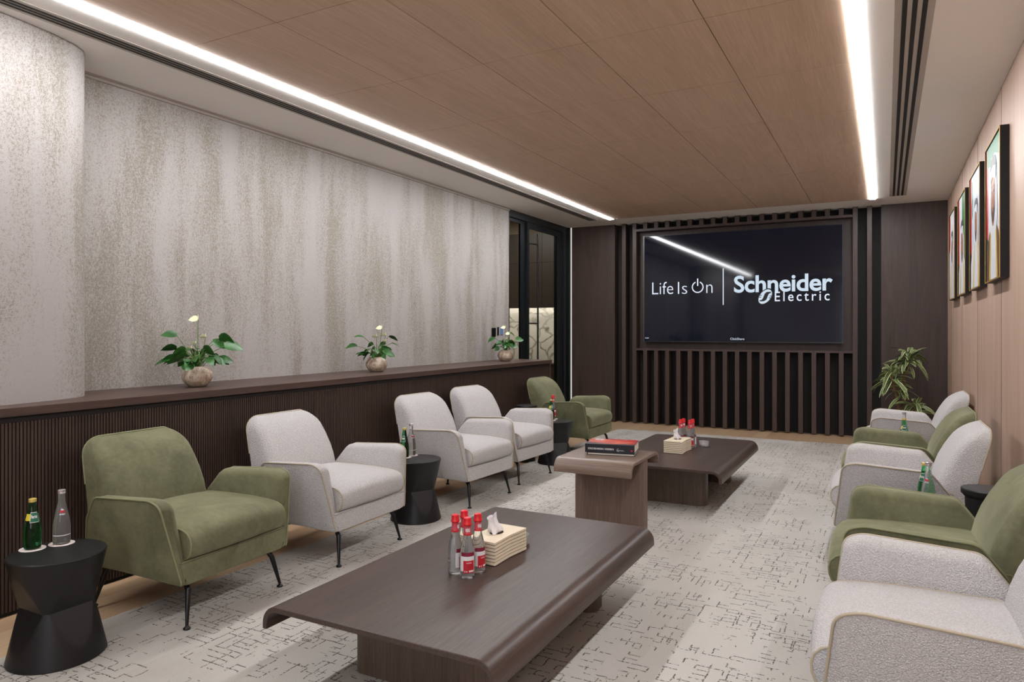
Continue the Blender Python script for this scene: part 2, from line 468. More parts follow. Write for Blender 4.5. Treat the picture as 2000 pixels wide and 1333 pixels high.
# vertical veneer joints on the right wall
jb = MB()
for y in [.2, 1.45, 2.7, 3.95, 5.2, 6.45, 7.7, 8.95]: jb.box((XR-.0012, y, 0), (XR+.001, y+.0025, C), 'gap')
struct(jb.build('trim_3'))
# low clad wall under the ledge
fb = MB()
fb.box((XL-.1, YF, 0), (-3.522, 7.565, .905), 'recess')
fb.box((-3.522, 7.53, 0), (-3.505, 7.565, .905), 'ledge')
p = .0156; y = YF
while y < 7.52:
    fb.box((-3.522, y+.002, .02), (-3.508, y+.0125, .877), 'darkslat'); y += p
struct(fb.build('wall_left_lower'))
fl = MB()
fl.rings([[(x, yy, z) for x, z in rounded([(XL-.02, .905), (-3.500, .905), (-3.500, .947), (XL-.02, .947)], [0, .002, .003, 0], 2)] for yy in (YF, 7.58)], 'ledge')
struct(fl.build('trim_4'))
# back wall
bw = MB()
bw.box((-3.372, YB+.16, 0), (-.048, YB+.3, C), 'recess')
struct(bw.build('wall_back'))
struct(MB().box((-4.03, YB, 0), (-3.372, YB+.3, C), 'darkpanel').build('wall_back_left'))
struct(MB().box((-.048, YB, 0), (XR, YB+.3, C), 'darkpanel').build('wall_back_right'))
# slatted screen
scr = empty('slatted_screen', (-1.71, YB, 0))
tag(scr, 'dark walnut slatted screen framing the television on the back wall', 'screen')
def wpart(o, root):
    me = o.data
    me.transform(Matrix.Translation(-root.location)); o.parent = root; return o
for k in range(21):
    x = -3.268+.15345*k
    full = k in (0, 1, 19, 20)
    for z0, z1 in ([(0.012, C)] if full else [(0.012, 1.018), (2.70, C)]):
        wpart(bevel(MB().box((x, YB, z0), (x+.055, YB+.155, z1), 'darkslat').build('slat'), .0015, 1), scr)
for z0, z1 in ((1.018, 1.045), (2.668, 2.70)):
    wpart(MB().box((-3.059, YB+.002, z0), (-.355, YB+.155, z1), 'darkslat').build('rail'), scr)
wpart(MB().box((-3.059, YB+.13, 1.045), (-.355, YB+.158, 2.668), 'darkpanel').build('back_panel'), scr)
# television
tv = empty('television', (-1.711, YB+.04, 1.868)); tag(tv, 'huge wall television with white lettering, set into the slatted screen', 'television')
TX0, TX1, TZ0, TZ1 = -2.967, -.455, 1.135, 2.602; TY = YB+.04
tb = MB().box((TX0, TY+.003, TZ0), (TX1, TY+.055, TZ1), 'bezel')
tb.box((TX0-.002, TY+.001, TZ0), (TX0+.004, TY+.02, TZ1), 'tvedge_lit')  # left bezel side in a paler colour that stands in for light on it
for a, b in (((TX0+.004, TY-.001, TZ0), (TX0+.012, TY+.003, TZ1)), ((TX1-.012, TY-.001, TZ0), (TX1, TY+.003, TZ1)), ((TX0+.012, TY-.001, TZ1-.01), (TX1-.012, TY+.003, TZ1)), ((TX0+.012, TY-.001, TZ0), (TX1-.012, TY+.003, TZ0+.016))):
    tb.box(a, b, 'bezel')
wpart(tb.build('bezel'), tv)
so = MB().box((TX0+.012, TY, TZ0+.016), (TX1-.012, TY+.003, TZ1-.01), 'screen').build('screen'); wpart(so, tv)
def flat(name, vs, fs, m, z=.0008):
    # u -> x, v -> z on the television plane
    b = MB().add([(u, TY-z, v) for u, v in vs], fs, m)
    o = b.build(name, fix=False); o.data.transform(Matrix.Translation(-tv.location)); o.parent = so; return o
def disc(cu, cv, r0, r1, a0, a1, n=28):
    vs = []; fs = []
    for i in range(n+1):
        a = a0+(a1-a0)*i/n
        vs += [(cu+r0*math.cos(a), cv+r0*math.sin(a)), (cu+r1*math.cos(a), cv+r1*math.sin(a))]
        if i: k = 2*i; fs.append((k-2, k-1, k+1, k))
    return vs, fs
def merge(parts):
    V = []; F = []
    for vs, fs in parts:
        o = len(V); V += vs; F += [tuple(o+i for i in f) for f in fs]
    return V, F
def quad(u0, v0, u1, v1): return [(u0, v0), (u1, v0), (u1, v1), (u0, v1)], [(0, 1, 2, 3)]
zb = 1.79
life = fit_text('Life', (-2.845, zb, -2.552, zb+.168), -.010, 1.0)
is_ = fit_text('Is', (-2.488, zb-.002, -2.362, zb+.162), -.016)
nn_ = fit_text('n', (-2.108, zb+.003, -2.026, zb+.115), -.012)
OC = (-2.222, zb+.085)
ring = disc(OC[0], OC[1], .064, .079, PI/2+.42, PI/2+2*PI-.42)
bar = quad(OC[0]-.008, OC[1]+.015, OC[0]+.008, OC[1]+.115)
V, F = merge([life, is_, nn_, ring, bar]); flat('tagline_lettering', V, F, 'screentext')
V, F = quad(-1.894, 1.63, -1.882, 2.112); flat('divider_line', V, F, 'screentext')
def fit_word(body, box, bold, spacing, xh_fix=None): return fit_text(body, box, bold, spacing)
V, F = fit_word('Schneider', (-1.751, 1.784, -.575, 2.008), .022, .97); flat('company_lettering', V, F, 'logotext')
V, F = fit_word('Electric', (-1.247, 1.664, -.61, 1.787), .006, 1.35); flat('company_lettering', V, F, 'screentext')
V, F = fit_text('ClickShare', (-1.798, 1.170, -1.62, 1.198), .0); flat('screen_caption', V, F, 'screentext')
V, F = fit_text('13:54', (-2.945, 1.180, -2.893, 1.199), .0); flat('clock_lettering', V, F, 'screentext')
# round emblem between the words: slanted disc, S cut, speed lines
def slant(pts, cu=-1.363, cv=1.728): return [(cu+x+.38*y, cv+y) for x, y in pts]
hal = []
n = 40
hal.append((slant([(0, 0)]+[(.086*math.cos(2*PI*i/n), .106*math.sin(2*PI*i/n)) for i in range(n+1)]), [(0, i, i+1) for i in range(1, n+1)]))
V, F = merge(hal); flat('emblem_halo', V, F, 'bezel', .0011)
V = slant([(0, 0)]+[(.074*math.cos(2*PI*i/n), .092*math.sin(2*PI*i/n)) for i in range(n+1)]); flat('emblem', V, [(0, i, i+1) for i in range(1, n+1)], 'logotext', .0014)
def sl(pts, m='screen'): return slant(pts)
def band(u0, v0, u1, v1): return (slant([(u0, v0), (u1, v0), (u1, v1), (u0, v1)]), [(0, 1, 2, 3)])
cut = merge([(slant([(-.048, -.060), (.006, -.060), (.030, -.040), (.030, .026), (.040, .042), (.050, .042), (.050, .060), (-.002, .060), (-.020, .040), (-.020, -.022), (-.030, -.042), (-.048, -.042)]),
             [(0, 1, 10, 11), (1, 2, 9, 10), (2, 3, 8, 9), (3, 4, 7, 8), (4, 5, 6, 7)]),
             band(-.10, .014, -.046, .023), band(-.10, -.010, -.046, -.001), band(.052, -.022, .10, -.013), band(.052, .002, .10, .011)])
flat('emblem_cut', cut[0], cut[1], 'bezel', .0017)

# linear lights
for nm, a, b, lab in (('a', LX0, LX1, 'long white light line in the ceiling near the grey wall'), ('b', RX0, RX1, 'long white light line in the ceiling near the oak wall')):
    t = empty('linear_ceiling_light', ((a+b)/2, (LY0+LY1)/2, C)); tag(t, lab, 'ceiling light', 'light lines in the ceiling')
    wpart(MB().box((a+.002, LY0+.003, C-.006), (b-.002, LY1-.003, C+.01), 'led').build('diffuser'), t)
    e = MB()
    for x0, x1 in ((a, a+.002), (b-.002, b)): e.box((x0, LY0, C-.0005), (x1, LY1, C+.012), 'ventframe')
    e.box((a+.002, LY1-.003, C-.006), (b-.002, LY1, C+.012), 'ventframe').box((a+.002, LY0, C-.006), (b-.002, LY0+.003, C+.012), 'ventframe')
    wpart(e.build('housing'), t)
# vents
for cx, w, sw, y1, lab in ((-3.505, .064, .019, 8.93, 'slim three-slot air vent beside the light line near the grey wall'), (.118, .082, .021, 8.86, 'wide three-slot air vent beside the light line near the oak wall')):
    t = empty('ceiling_vent', (cx, 4, C)); tag(t, lab, 'vent', 'air vents in the ceiling')
    pit = (w-.02)*.66
    wpart(MB().box((cx-w, -1.0, C-.003), (cx+w, y1, C+.002), 'ventframe').build('frame'), t)
    for k in (-1, 0, 1):
        wpart(MB().box((cx+k*pit-sw/2, -.98, C-.0045), (cx+k*pit+sw/2, y1-.03, C+.001), 'ventslot').build('slot'), t)

# glass door and pantry beyond
struct(MB().box((XL-.10, 7.58, 2.70), (XL, 9.44, C), 'framealu').box((XL-.10, 7.58, 0), (XL, 7.60, 2.7), 'framealu').build('trim_5'))
d1 = struct(empty('door_1', (XL-.05, 7.6, 0)))
fr = MB()
fr.box((XL-.06, 7.60, 2.66), (XL-.035, 8.1, 2.70), 'framealu').box((XL-.06, 7.955, 0), (XL-.035, 8.10, 2.66), 'framealu').box((XL-.06, 7.6, 0), (XL-.035, 7.955, .06), 'framealu')
struct(wpart(fr.build('door_frame'), d1))
struct(wpart(MB().box((XL-.052, 7.60, .06), (XL-.044, 7.955, 2.66), 'winglass').build('door_pane'), d1))
d2 = struct(empty('door_2', (XL-.02, 8.1, 0)))
fr = MB()
fr.box((XL-.03, 8.09, 0), (XL-.003, 8.145, 2.695), 'framealu').box((XL-.03, 9.02, 0), (XL-.003, 9.12, 2.695), 'framealu').box((XL-.03, 8.145, 2.62), (XL-.003, 9.02, 2.695), 'framealu').box((XL-.03, 8.145, 0), (XL-.003, 9.02, .06), 'framealu')
struct(wpart(fr.build('door_frame'), d2))
struct(wpart(MB().box((XL-.021, 8.145, .06), (XL-.013, 9.02, 2.62), 'winglass').build('door_pane'), d2))
hb = MB().tube([(XL+.045, 8.30, .45), (XL+.045, 8.30, 2.56)], .012, 'blackmetal', 10)
for z in (.55, 1.385, 2.42): hb.tube([(XL-.003, 8.13, z), (XL+.02, 8.14, z), (XL+.045, 8.30, z)], .009, 'blackmetal', 8)
struct(wpart(hb.build('door_handle', smooth=40), d2))
sbox('trim_6', (XL-.10, 9.12, 0), (XL-.002, 9.415, C), 'framealu')
sbox('trim_8', (XL-.002, 9.39, 0), (-4.047, YB+.05, C), 'framealu')
sbox('trim_7', (XL-.03, 9.22, 0), (XL+.012, 9.245, 2.7), 'framealu')
t = MB().box((-4.046, YB-.004, 0), (-4.031, YB+.2, C), 'led_side').build('wall_light_strip'); tag(t, 'thin glowing vertical light strip between glass door and dark panel', 'light')
# pantry
PY = 10.2
sbox('wall_pantry_back', (-6.3, PY, 0), (-4.1, PY+.12, 3.2), 'cream')
sbox('wall_pantry_left', (-6.42, 5.5, 0), (-6.3, PY+.12, 3.2), 'cream')
sbox('wall_pantry_right', (-4.03, YB+.3, 0), (-3.95, PY+.12, 3.2), 'cream')
sbox('wall_pantry_front', (-6.3, 5.4, 0), (XL-.1, 5.5, 3.2), 'cream')
sbox('ceiling_pantry', (-6.42, 5.4, 3.1), (-3.95, PY+.12, 3.2), 'cream')
struct(MB().box((XL-.12, 5.4, C), (XL-.1, PY, 3.2), 'cream').build('wall_pantry_upper'))
t = MB().box((-6.2, PY-.012, .782), (-4.04, PY-.003, 1.70), 'marble').build('marble_backsplash'); tag(t, 'white veined marble backsplash seen through the glass door', 'backsplash')
bc = empty('base_cabinet', (-5.1, PY-.3, 0)); tag(bc, 'dark base cabinet below the marble, seen through the glass door', 'cabinet')
wpart(MB().box((-6.2, PY-.32, 0), (-4.04, PY-.003, .76), 'cabinet').build('body'), bc)
wpart(MB().box((-6.2, PY-.34, .76), (-4.04, PY-.014, .781), 'cabinet').build('countertop'), bc)
uc = empty('wall_cabinet', (-5.1, PY-.2, 1.65)); tag(uc, 'tall dark wall cabinets above the marble, seen through the glass door', 'cabinet')
wpart(MB().box((-6.2, PY-.24, 1.672), (-4.04, PY-.014, 2.83), 'cabinet').build('body'), uc)
for i in range(3):
    x0 = -6.2+i*.72
    wpart(MB().box((x0+.002, PY-.262, 1.648), (x0+.718, PY-.242, 2.36), 'cabinet').build('door'), uc)
    wpart(MB().box((x0+.002, PY-.262, 2.364), (x0+.718, PY-.242, 2.83), 'cabinet').build('door'), uc)
t = MB().box((-6.1, PY-.12, 1.664), (-4.1, PY-.10, 1.6715), 'led_cab').build('cabinet_light'); tag(t, 'thin light strip under the pantry wall cabinets', 'light')

# window in the wall behind the camera
wn = struct(empty('window_1', (-.2, YF, 1.65)))
struct(wpart(MB().box((-.95, YF, .75), (.55, YF+.004, 2.55), 'daylight').build('window_pane'), wn))
fr = MB()
for a, b in (((-1.0, YF, .70), (-.95, YF+.05, 2.6)), ((.55, YF, .70), (.6, YF+.05, 2.6)), ((-.95, YF, .70), (.55, YF+.05, .75)), ((-.95, YF, 2.55), (.55, YF+.05, 2.6))): fr.box(a, b, 'framealu')
struct(wpart(fr.build('window_frame'), wn))

# wall switches near the end of the grey wall
t = MB().box((XL, 7.150, 1.222), (XL+.008, 7.245, 1.325), 'switchblack').build('wall_switch'); tag(bevel(t, .002), 'square black switch plate on grey wall above the farthest pot plant', 'switch')
t = MB().box((XL, 7.285, 1.235), (XL+.008, 7.32, 1.335), 'frameblack').build('wall_switch'); tag(bevel(t, .002), 'narrow dark switch between black plate and blue tag', 'switch')
t = MB().box((XL, 7.36, 1.245), (XL+.008, 7.42, 1.32), 'switchblue').build('wall_tag'); tag(bevel(t, .002), 'small blue tag on grey wall beside the glass door', 'tag')

# rug
rg = MB().rings([[(x, y, z) for x, y in rounded([(-3.065, YF+.3), (.30, YF+.3), (.30, 8.74), (-3.065, 8.74)], .01, 2)] for z in (.001, .012)], 'rug').build('rug')
tag(rg, 'large pale grey rug with broken dark line pattern under the seating', 'rug')
RZ = .012

# ------------------------------------------------------------------ armchair
def make_chair(kind):
    fab = 'velvet' if kind == 'green' else 'boucle'; pip = 'pipegreen' if kind == 'green' else 'pipebeige'
    root = empty('armchair'); pr = .0042
    yo = lambda z: .31+(z-.19)*.2187
    tk = lambda z: .052+max(0, min(1, (z-.22)/.25))*.028
    prof = rounded([(0, .19), (-.045, .545), (-.10, .568), (-.46, .548), (-.545, .44), (-.63, .21)], [.02, .07, .12, .06, .06, .02], 7)
    for s in (-1, 1):
        b = MB(); R = []
        for ins, off in ((.010, 0), (.003, .002), (0, .008)):
            R.append([(x, s*(yo(z)-off), z) for x, z in inset(prof, ins)])
        R.append([(x, s*(yo(z)-tk(z)*.5), z) for x, z in prof])
        for ins, k in ((0, .030), (.007, .012), (.016, .004), (.030, 0)):
            R.append([(x, s*(yo(z)-tk(z)+k), z) for x, z in inset(prof, ins)])
        b.rings(R, fab)
        a = b.build('arm', root, smooth=50)
        i0 = 4; pp = [(x+.001 if x > -.08 else x, s*(yo(z)-.001), z) for x, z in inset(prof, .001)[i0:-4]]
        MB().tube(pp, pr, pip, 8).build('piping', a, smooth=60)
    # seat base
    q = rounded([(-.30, .19), (.30, .19), (.318, .295), (-.318, .295)], [.03, .03, .004, .004], 4)
    b = MB(); b.rings([[(x, y, z) for y, z in (inset(q, .006) if x in (-.004, ) else q)] for x in (-.60, -.012, -.004)], fab)
    b.build('seat_base', root, smooth=40)
    # cushion
    cp = [(-.57, .296), (-.30, .296), (-.03, .297), (-.008, .302), (.008, .318), (.017, .342), (.019, .368), (.012, .393), (-.006, .412), (-.035, .424), (-.09, .432), (-.20, .438), (-.34, .438), (-.48, .436), (-.57, .43)]
    W = .283; b = MB(); R = []
    ysec = [(-W, .012), (-W+.002, .004), (-W+.010, 0)]+[(-W+.010+(2*W-.02)*k/8, 0) for k in range(1, 8)]+[(W-.010, 0), (W-.002, .004), (W, .012)]
    for y, ins in ysec:
        r = []
        for x, z in inset(cp, ins):
            cr = (1-(y/W)**2)
            r.append((x+(.010*cr if x > -.02 else 0), y, z+(.016*cr if z > .36 else 0)))
        R.append(r)
    b.rings(R, fab); cu = b.build('seat_cushion', root, smooth=50)
    for s in (-1, 1):
        MB().tube([(x, s*(W-.003), z) for x, z in inset(cp, .002)], pr, pip, 8, closed=True).build('piping', cu, smooth=60)
    # backrest
    b = MB(); R = []; zt = .772
    hs = [.205, .23, .30, .38, .44, .50, .56, .62, .66, .69, .715, .735, .750, .760, .767, .771, .772]
    edge = {-1: [], 1: []}
    for z in hs:
        t = (z-.20)/(zt-.20)
        xr = -.615-.140*t**1.15
        xf = -.49-.175*max(0, (z-.36)/(zt-.36))-.05*0
        bul = .040*math.sin(PI*max(0, min(1, (z-.36)/.40)))
        w = .300-.045*t
        rc = .085
        if z > zt-rc: w -= rc-math.sqrt(max(0, rc*rc-(z-(zt-rc))**2))
        rt = .085
        if z > zt-rt:
            k = rt-math.sqrt(max(0, rt*rt-(z-(zt-rt))**2)); xf -= k*1.0; xr += k*.22
        if xf-xr < .012: xf = xr+.012
        xf += bul
        q = rounded([(xr, -w), (xf, -w), (xf, w), (xr, w)], [.012, .045, .045, .012], 6)
        # crown the face
        q = [(x+(.014*(1-(y/w)**2) if x > xf-.02 else 0), y) for x, y in q]
        R.append([(x, y, z) for x, y in q])
        if z > .54:
            for s in (-1, 1): edge[s].append((xr+.004, s*w*.995, z))
    b.rings(R, fab); bk = b.build('backrest', root, smooth=60)
    path = edge[-1]+edge[1][::-1]
    MB().tube(path, pr, pip, 8).build('piping', bk, smooth=60)
    # legs
    for s in (-1, 1):
        for pts in ([(-.13, s*.225, .196), (-.085, s*.235, .190), (-.055, s*.243, .178), (-.038, s*.249, .155), (-.012, s*.277, .016)],
                    [(-.50, s*.225, .196), (-.54, s*.235, .190), (-.565, s*.243, .178), (-.58, s*.249, .155), (-.615, s*.279, .016)]):
            lg = MB().tube(pts, [.010, .012, .013, .0125, .007], 'blackmetal', 12).build('leg', root, smooth=60)
            x, y, z = pts[-1]
            MB().lathe([(.005, .018), (.008, .012), (.015, .008), (.016, .003), (.014, 0)], 'blackmetal', (x, y, 0), 16).build('glide', lg, smooth=50)
    return root
green = make_chair('green'); white = make_chair('white')
GG, GW = 'green velvet armchairs', 'white boucle armchairs'
R_ = math.radians
chairs = [
 (green, -2.655, 2.284, 3.1, 'green velvet armchair in the left row, nearest the camera'),
 (white, -2.617, 3.203, 1.0, 'white boucle armchair right behind the nearest green armchair on the left'),
 (white, -2.625, 4.605, -3.0, 'white boucle armchair just behind the black side table in the left row'),
 (white, -2.665, 5.455, -3.0, 'farthest white boucle armchair of the left row, third from the camera'),
 (green, -2.615, 6.884, -.3, 'green velvet armchair beside the glass door at the far end'),
 (white, -.17, 2.384, 181, 'white boucle armchair in the bottom right corner, nearest the camera'),
 (green, -.18, 3.266, 180.3, 'green velvet armchair right behind the nearest white armchair on the right'),
 (white, -.258, 4.60, 180.5, 'white boucle armchair in the middle of the right row'),
 (green, -.244, 5.437, 180.7, 'green velvet armchair between two white ones in the right row'),
 (white, -.151, 6.888, 180.4, 'farthest white boucle armchair of the right row, beside tall variegated plant'),
]
used = set()
for proto, x, y, a, lab in chairs:
    o = proto if id(proto) not in used else copy_tree(proto); used.add(id(proto))
    o.location = (x, y, RZ if True else 0); o.rotation_euler = (0, 0, R_(a))
    tag(o, lab, 'armchair', GG if proto is green else GW)

# ------------------------------------------------------------------ coffee tables
def slab_profile(x0, x1, zt, th, r, drop, seg=8):
    """flat board whose two ends curl down"""
    out = []; 
    zb = zt-drop
    out.append((x0, zb))
    for k in range(seg+1):
        a = PI-PI/2*k/seg; out.append((x0+r+r*math.cos(a), zt-r+r*math.sin(a)))
    for k in range(seg+1):
        a = PI/2-PI/2*k/seg; out.append((x1-r+r*math.cos(a), zt-r+r*math.sin(a)))
    out.append((x1, zb)); out.append((x1-th, zb)); ri = r-th
    for k in range(seg+1):
        a = PI/2*k/seg; out.append((x1-r+ri*math.cos(a), zt-r+ri*math.sin(a)))
    for k in range(seg+1):
        a = PI/2+PI/2*k/seg; out.append((x0+r+ri*math.cos(a), zt-r+ri*math.sin(a)))
    out.append((x0+th, zb)); return out
def slab_mesh(prof, a, b, m, axis):
    n = len(prof); mb = MB()
    vs = []
    for yy in (a, b):
        vs += [((x, yy, z) if axis == 'Y' else (yy, x, z)) for x, z in prof]
    fs = [(i, (i+1) % n, n+(i+1) % n, n+i) for i in range(n)]
    # ends as strips: outer i pairs with inner
    h = n//2
    for base in (0, n):
        for i in range(h-1):
            fs.append((base+i, base+i+1, base+n-2-i, base+n-1-i))
    return mb.add(vs, fs, m)
def coffee_table(x0, x1, y0, y1, zt, lab):
    t = empty('coffee_table', ((x0+x1)/2, (y0+y1)/2, RZ)); tag(t, lab, 'table', 'long brown coffee tables')
    pr = slab_profile(x0, x1, zt, .02, .065, .085)
    o = slab_mesh(pr, y0, y1, 'tablewood', 'Y').build('tabletop', smooth=30); bevel(o, .003, 2, 50); wpart(o, t)
    lx0, lx1 = (x0+x1)/2-.305, (x0+x1)/2+.305
    for a, b in ((y0+.28, y0+.42), (y1-.38, y1-.24)):
        q = rounded([(lx0, a), (lx1, a), (lx1, b), (lx0, b)], .045, 8)
        wpart(MB().rings([[(x, y, z) for x, y in q] for z in (RZ, zt-.02)], 'tableleg').build('leg', smooth=40), t)
    return t
coffee_table(-1.945, -1.0, 1.775, 3.36, .33, 'long brown coffee table nearest the camera, with curled edges')
coffee_table(-1.945, -.985, 4.885, 6.43, .33, 'long brown coffee table farther back, behind the table holding books')
# taller square table
t = empty('pedestal_table', (-1.58, 4.28, RZ)); tag(t, 'taller square brown table between the coffee tables, carrying books', 'table')
pr = slab_profile(4.0, 4.58, .5, .02, .07, .085)
o = slab_mesh(pr, -1.835, -1.33, 'pedtop', 'X').build('tabletop', smooth=30); bevel(o, .003, 2, 50); wpart(o, t)
q = rounded([(-1.79, 4.225), (-1.332, 4.225), (-1.332, 4.345), (-1.79, 4.345)], .02, 5)
wpart(MB().rings([[(x, y, z) for x, y in q] for z in (RZ, .48)], 'pedleg').build('leg', smooth=40), t)
# books
b1 = empty('book', (-1.55, 4.36, .5)); tag(b1, 'thick dark book with red and blue cover art, upper of two', 'book', 'books on the square table')
bx0, bx1, by0, by1 = -1.708, -1.393, 4.225, 4.46
wpart(MB().box((bx0+.003, by0+.006, .5185), (bx1-.003, by1-.003, .5675), 'pages').build('pages'), b1)
cv = MB().box((bx0, by0, .516), (bx1, by0+.006, .570), 'bookblack').box((bx0, by0+.006, .516), (bx1, by1, .5185), 'bookblack').box((bx0, by0+.006, .5675), (bx1, by1, .570), 'bookblack')
cvo = wpart(cv.build('cover'), b1)
artv = [(bx0+.005, by0+.075, .5702), (bx0+.06, by0+.05, .5702), (bx0+.16, by0+.035, .5702), (bx1-.002, by0+.045, .5702), (bx1-.002, by1-.004, .5702), (bx0+.07, by1-.004, .5702), (bx0+.002, by1-.004, .5702)]
ar = MB().add(artv, [(0, 1, 2, 3, 4, 5, 6)], 'bookart').build('cover_art'); ar.data.transform(Matrix.Translation(-b1.location)); ar.parent = cvo
def on_top(txt, box, z, m, name, parent, root, flip=False):
    V, F = fit_text(txt, box, .02)
    if flip: V = [(box[0]+box[2]-u, box[1]+box[3]-v) for u, v in V]
    o = MB().add([(u, v, z) for u, v in V], F, m).build(name, fix=False); o.data.transform(Matrix.Translation(-root.location)); o.parent = parent
def on_front(txt, box, y, m, name, parent, root, flip=False, bold=.02):
    V, F = fit_text(txt, box, bold)
    if flip: V = [(box[0]+box[2]-u, box[1]+box[3]-v) for u, v in V]
    o = MB().add([(u, y, v) for u, v in V], F, m).build(name, fix=False); o.data.transform(Matrix.Translation(-root.location)); o.parent = parent
on_top('World', (bx0+.03, by0+.16, bx0+.085, by0+.24), .5705, 'whitelabel', 'cover_lettering', cvo, b1)
on_front('W HENDERSON, T SHIRZAMANI BEN ZORUCK', (bx0+.018, .535, bx0+.185, .549), by0-.0004, 'whitelabel', 'spine_lettering', cvo, b1, True)
o = MB()
for (u0, v0, u1, v1, m) in ((.205, .536, .245, .5375, 'whitelabel'), (.205, .5315, .252, .5325, 'whitelabel'), (.292, .532, .303, .542, 'redlabel')):
    o.add([(bx0+u0, by0-.0004, v0), (bx0+u1, by0-.0004, v0), (bx0+u1, by0-.0004, v1), (bx0+u0, by0-.0004, v1)], [(0, 1, 2, 3)], m)
vs, fs = disc(bx0+.212, .5375, .0075, .009, PI*.35, PI*1.7, 14); o.add([(u, by0-.0004, v) for u, v in vs], fs, 'whitelabel')
o = o.build('spine_marks', fix=False); o.data.transform(Matrix.Translation(-b1.location)); o.parent = cvo
b2 = empty('book', (-1.55, 4.36, .5)); tag(b2, 'thin dark book lying beneath the thick red-covered one', 'book', 'books on the square table')
wpart(MB().box((bx0+.018, by0+.004, .5035), (bx1-.004, by1-.01, .5125), 'pages').build('pages'), b2)
wpart(MB().box((bx0+.016, by0+.006, .5005), (bx1-.001, by1-.008, .5035), 'bookblack').box((bx0+.016, by0+.006, .5125), (bx1-.001, by1-.008, .5155), 'bookblack').box((bx0+.012, by0+.002, .5005), (bx0+.018, by1-.008, .5155), 'bookblack').build('cover'), b2)

for b_ in (b1, b2): b_.location = (-1.576, 4.365, .5); b_.rotation_euler = (0, 0, R_(11))
# ------------------------------------------------------------------ hourglass side tables
def side_table():
    H = .408; Rr = .173; rw = .128; c = .099; zw = .205; seg = 180
    b = MB(); R = []
    zs = [0, .003]+[zw*k/18 for k in range(1, 19)]+[zw+(H-zw)*k/18 for k in range(1, 18)]+[H-.004, H]
    for z in zs:
        ring = []; k_ = abs(z-zw)/zw
        cone = rw+(Rr-rw)*min(1, k_)-(.004 if z in (0, H) else 0)
        for j in range(seg):
            th = 2*PI*j/seg; r = cone
            for k in range(4):
                d = math.cos(th-k*PI/2)
                if d > .05: r = min(r, (c+k_*.086)/d)
            ring.append((r*math.cos(th), r*math.sin(th), z))
        R.append(ring)
    b.rings(R, 'black'); o = b.build('side_table', smooth=14); return o
st0 = side_table(); GS = 'black hourglass side tables'
sts = [(-2.90, 1.61, 0, 'black hourglass side table in the lower left corner, holding two bottles'),
       (-2.835, 3.925, -28, 'black hourglass side table between two white armchairs of the left row'),
       (-2.83, 6.21, -40, 'black hourglass side table beside the green armchair near the glass door'),
       (.118, 4.03, 0, 'black hourglass side table mostly hidden behind the nearer green armchair on the right'),
       (.12, 6.285, 0, 'black hourglass side table hidden between the two farthest armchairs on the right')]
for i, (x, y, a, lab) in enumerate(sts):
    o = st0 if i == 0 else copy_tree(st0)
    o.location = (x, y, RZ+.001); o.rotation_euler = (0, 0, R_(a)); tag(o, lab, 'side table', GS)
TT = RZ+.001+.408
# slim round drinks tables by the walls
def drinks_table():
    return MB().lathe([(.082, 0), (.084, .004), (.084, .06), (.078, .30), (.086, .515), (.1, .53), (.102, .536), (.102, .552), (.098, .556)], 'black', seg=40).build('drinks_table', smooth=35)
dt = drinks_table(); dt.location = (-3.13, 6.19, .001); tag(dt, 'slim round black drinks table behind the white armchairs, near the fluted wall', 'side table', 'slim black drinks tables')
dt2 = copy_tree(dt); dt2.location = (.415, 3.94, .001); tag(dt2, 'slim round black drinks table against the oak wall behind the green armchair', 'side table', 'slim black drinks tables')

# ------------------------------------------------------------------ bottles
def arc_patch(mb, rf, z0, z1, a0, a1, m, nz=6, na=14, off=.0005):
    vs = []; fs = []
    for i in range(nz+1):
        z = z0+(z1-z0)*i/nz
        for j in range(na+1):
            a = a0+(a1-a0)*j/na; r = rf(z)+off; vs.append((r*math.cos(a), r*math.sin(a), z))
    for i in range(nz):
        for j in range(na): k = i*(na+1)+j; fs.append((k, k+1, k+na+2, k+na+1))
    mb.add(vs, fs, m); return mb
def interp(prof):
    def f(z):
        for (r0, z0), (r1, z1) in zip(prof, prof[1:]):
            if z0 <= z <= z1: return r0+(r1-r0)*(z-z0)/max(1e-9, z1-z0)
        return prof[-1][0]
    return f
def wrap_text(mb, txt, rf, z0, z1, a0, a1, m, off=.0009, bold=.02, tilt=0):
    V, F = fit_text(txt, (0, 0, 1, 1), bold)
    vs = []
    for u, v in V:
        z = z0+(z1-z0)*v+tilt*u; a = a0+(a1-a0)*u; r = rf(z)+off; vs.append((r*math.cos(a), r*math.sin(a), z))
    mb.add(vs, F, m)
def bottle(root_name, prof, gm, cap, wall=.0016, waterline=None):
    r = empty(root_name)
    inner = [(max(.0005, a-wall), z+(.004 if i < 2 else 0)) for i, (a, z) in enumerate(prof)]
    b = MB(); b.lathe(prof, gm, caps=True); b.build('glass_body', r, smooth=60)
    return r
pP = [(.024, 0), (.0285, .002), (.0305, .008), (.031, .03), (.0322, .055), (.0315, .075), (.0285, .095), (.0235, .118), (.0185, .14), (.0148, .16), (.0128, .175), (.0122, .186)]
pE = [(.027, 0), (.0305, .002), (.032, .008), (.0322, .03), (.0328, .055), (.0315, .078), (.0275, .105), (.022, .132), (.0165, .155), (.0135, .168), (.0125, .18), (.0125, .203)]
pR = [(.025, 0), (.028, .002), (.029, .008), (.029, .05), (.0288, .085), (.0275, .105), (.024, .125), (.019, .145), (.0152, .16), (.0135, .172), (.0128, .185), (.0125, .216)]
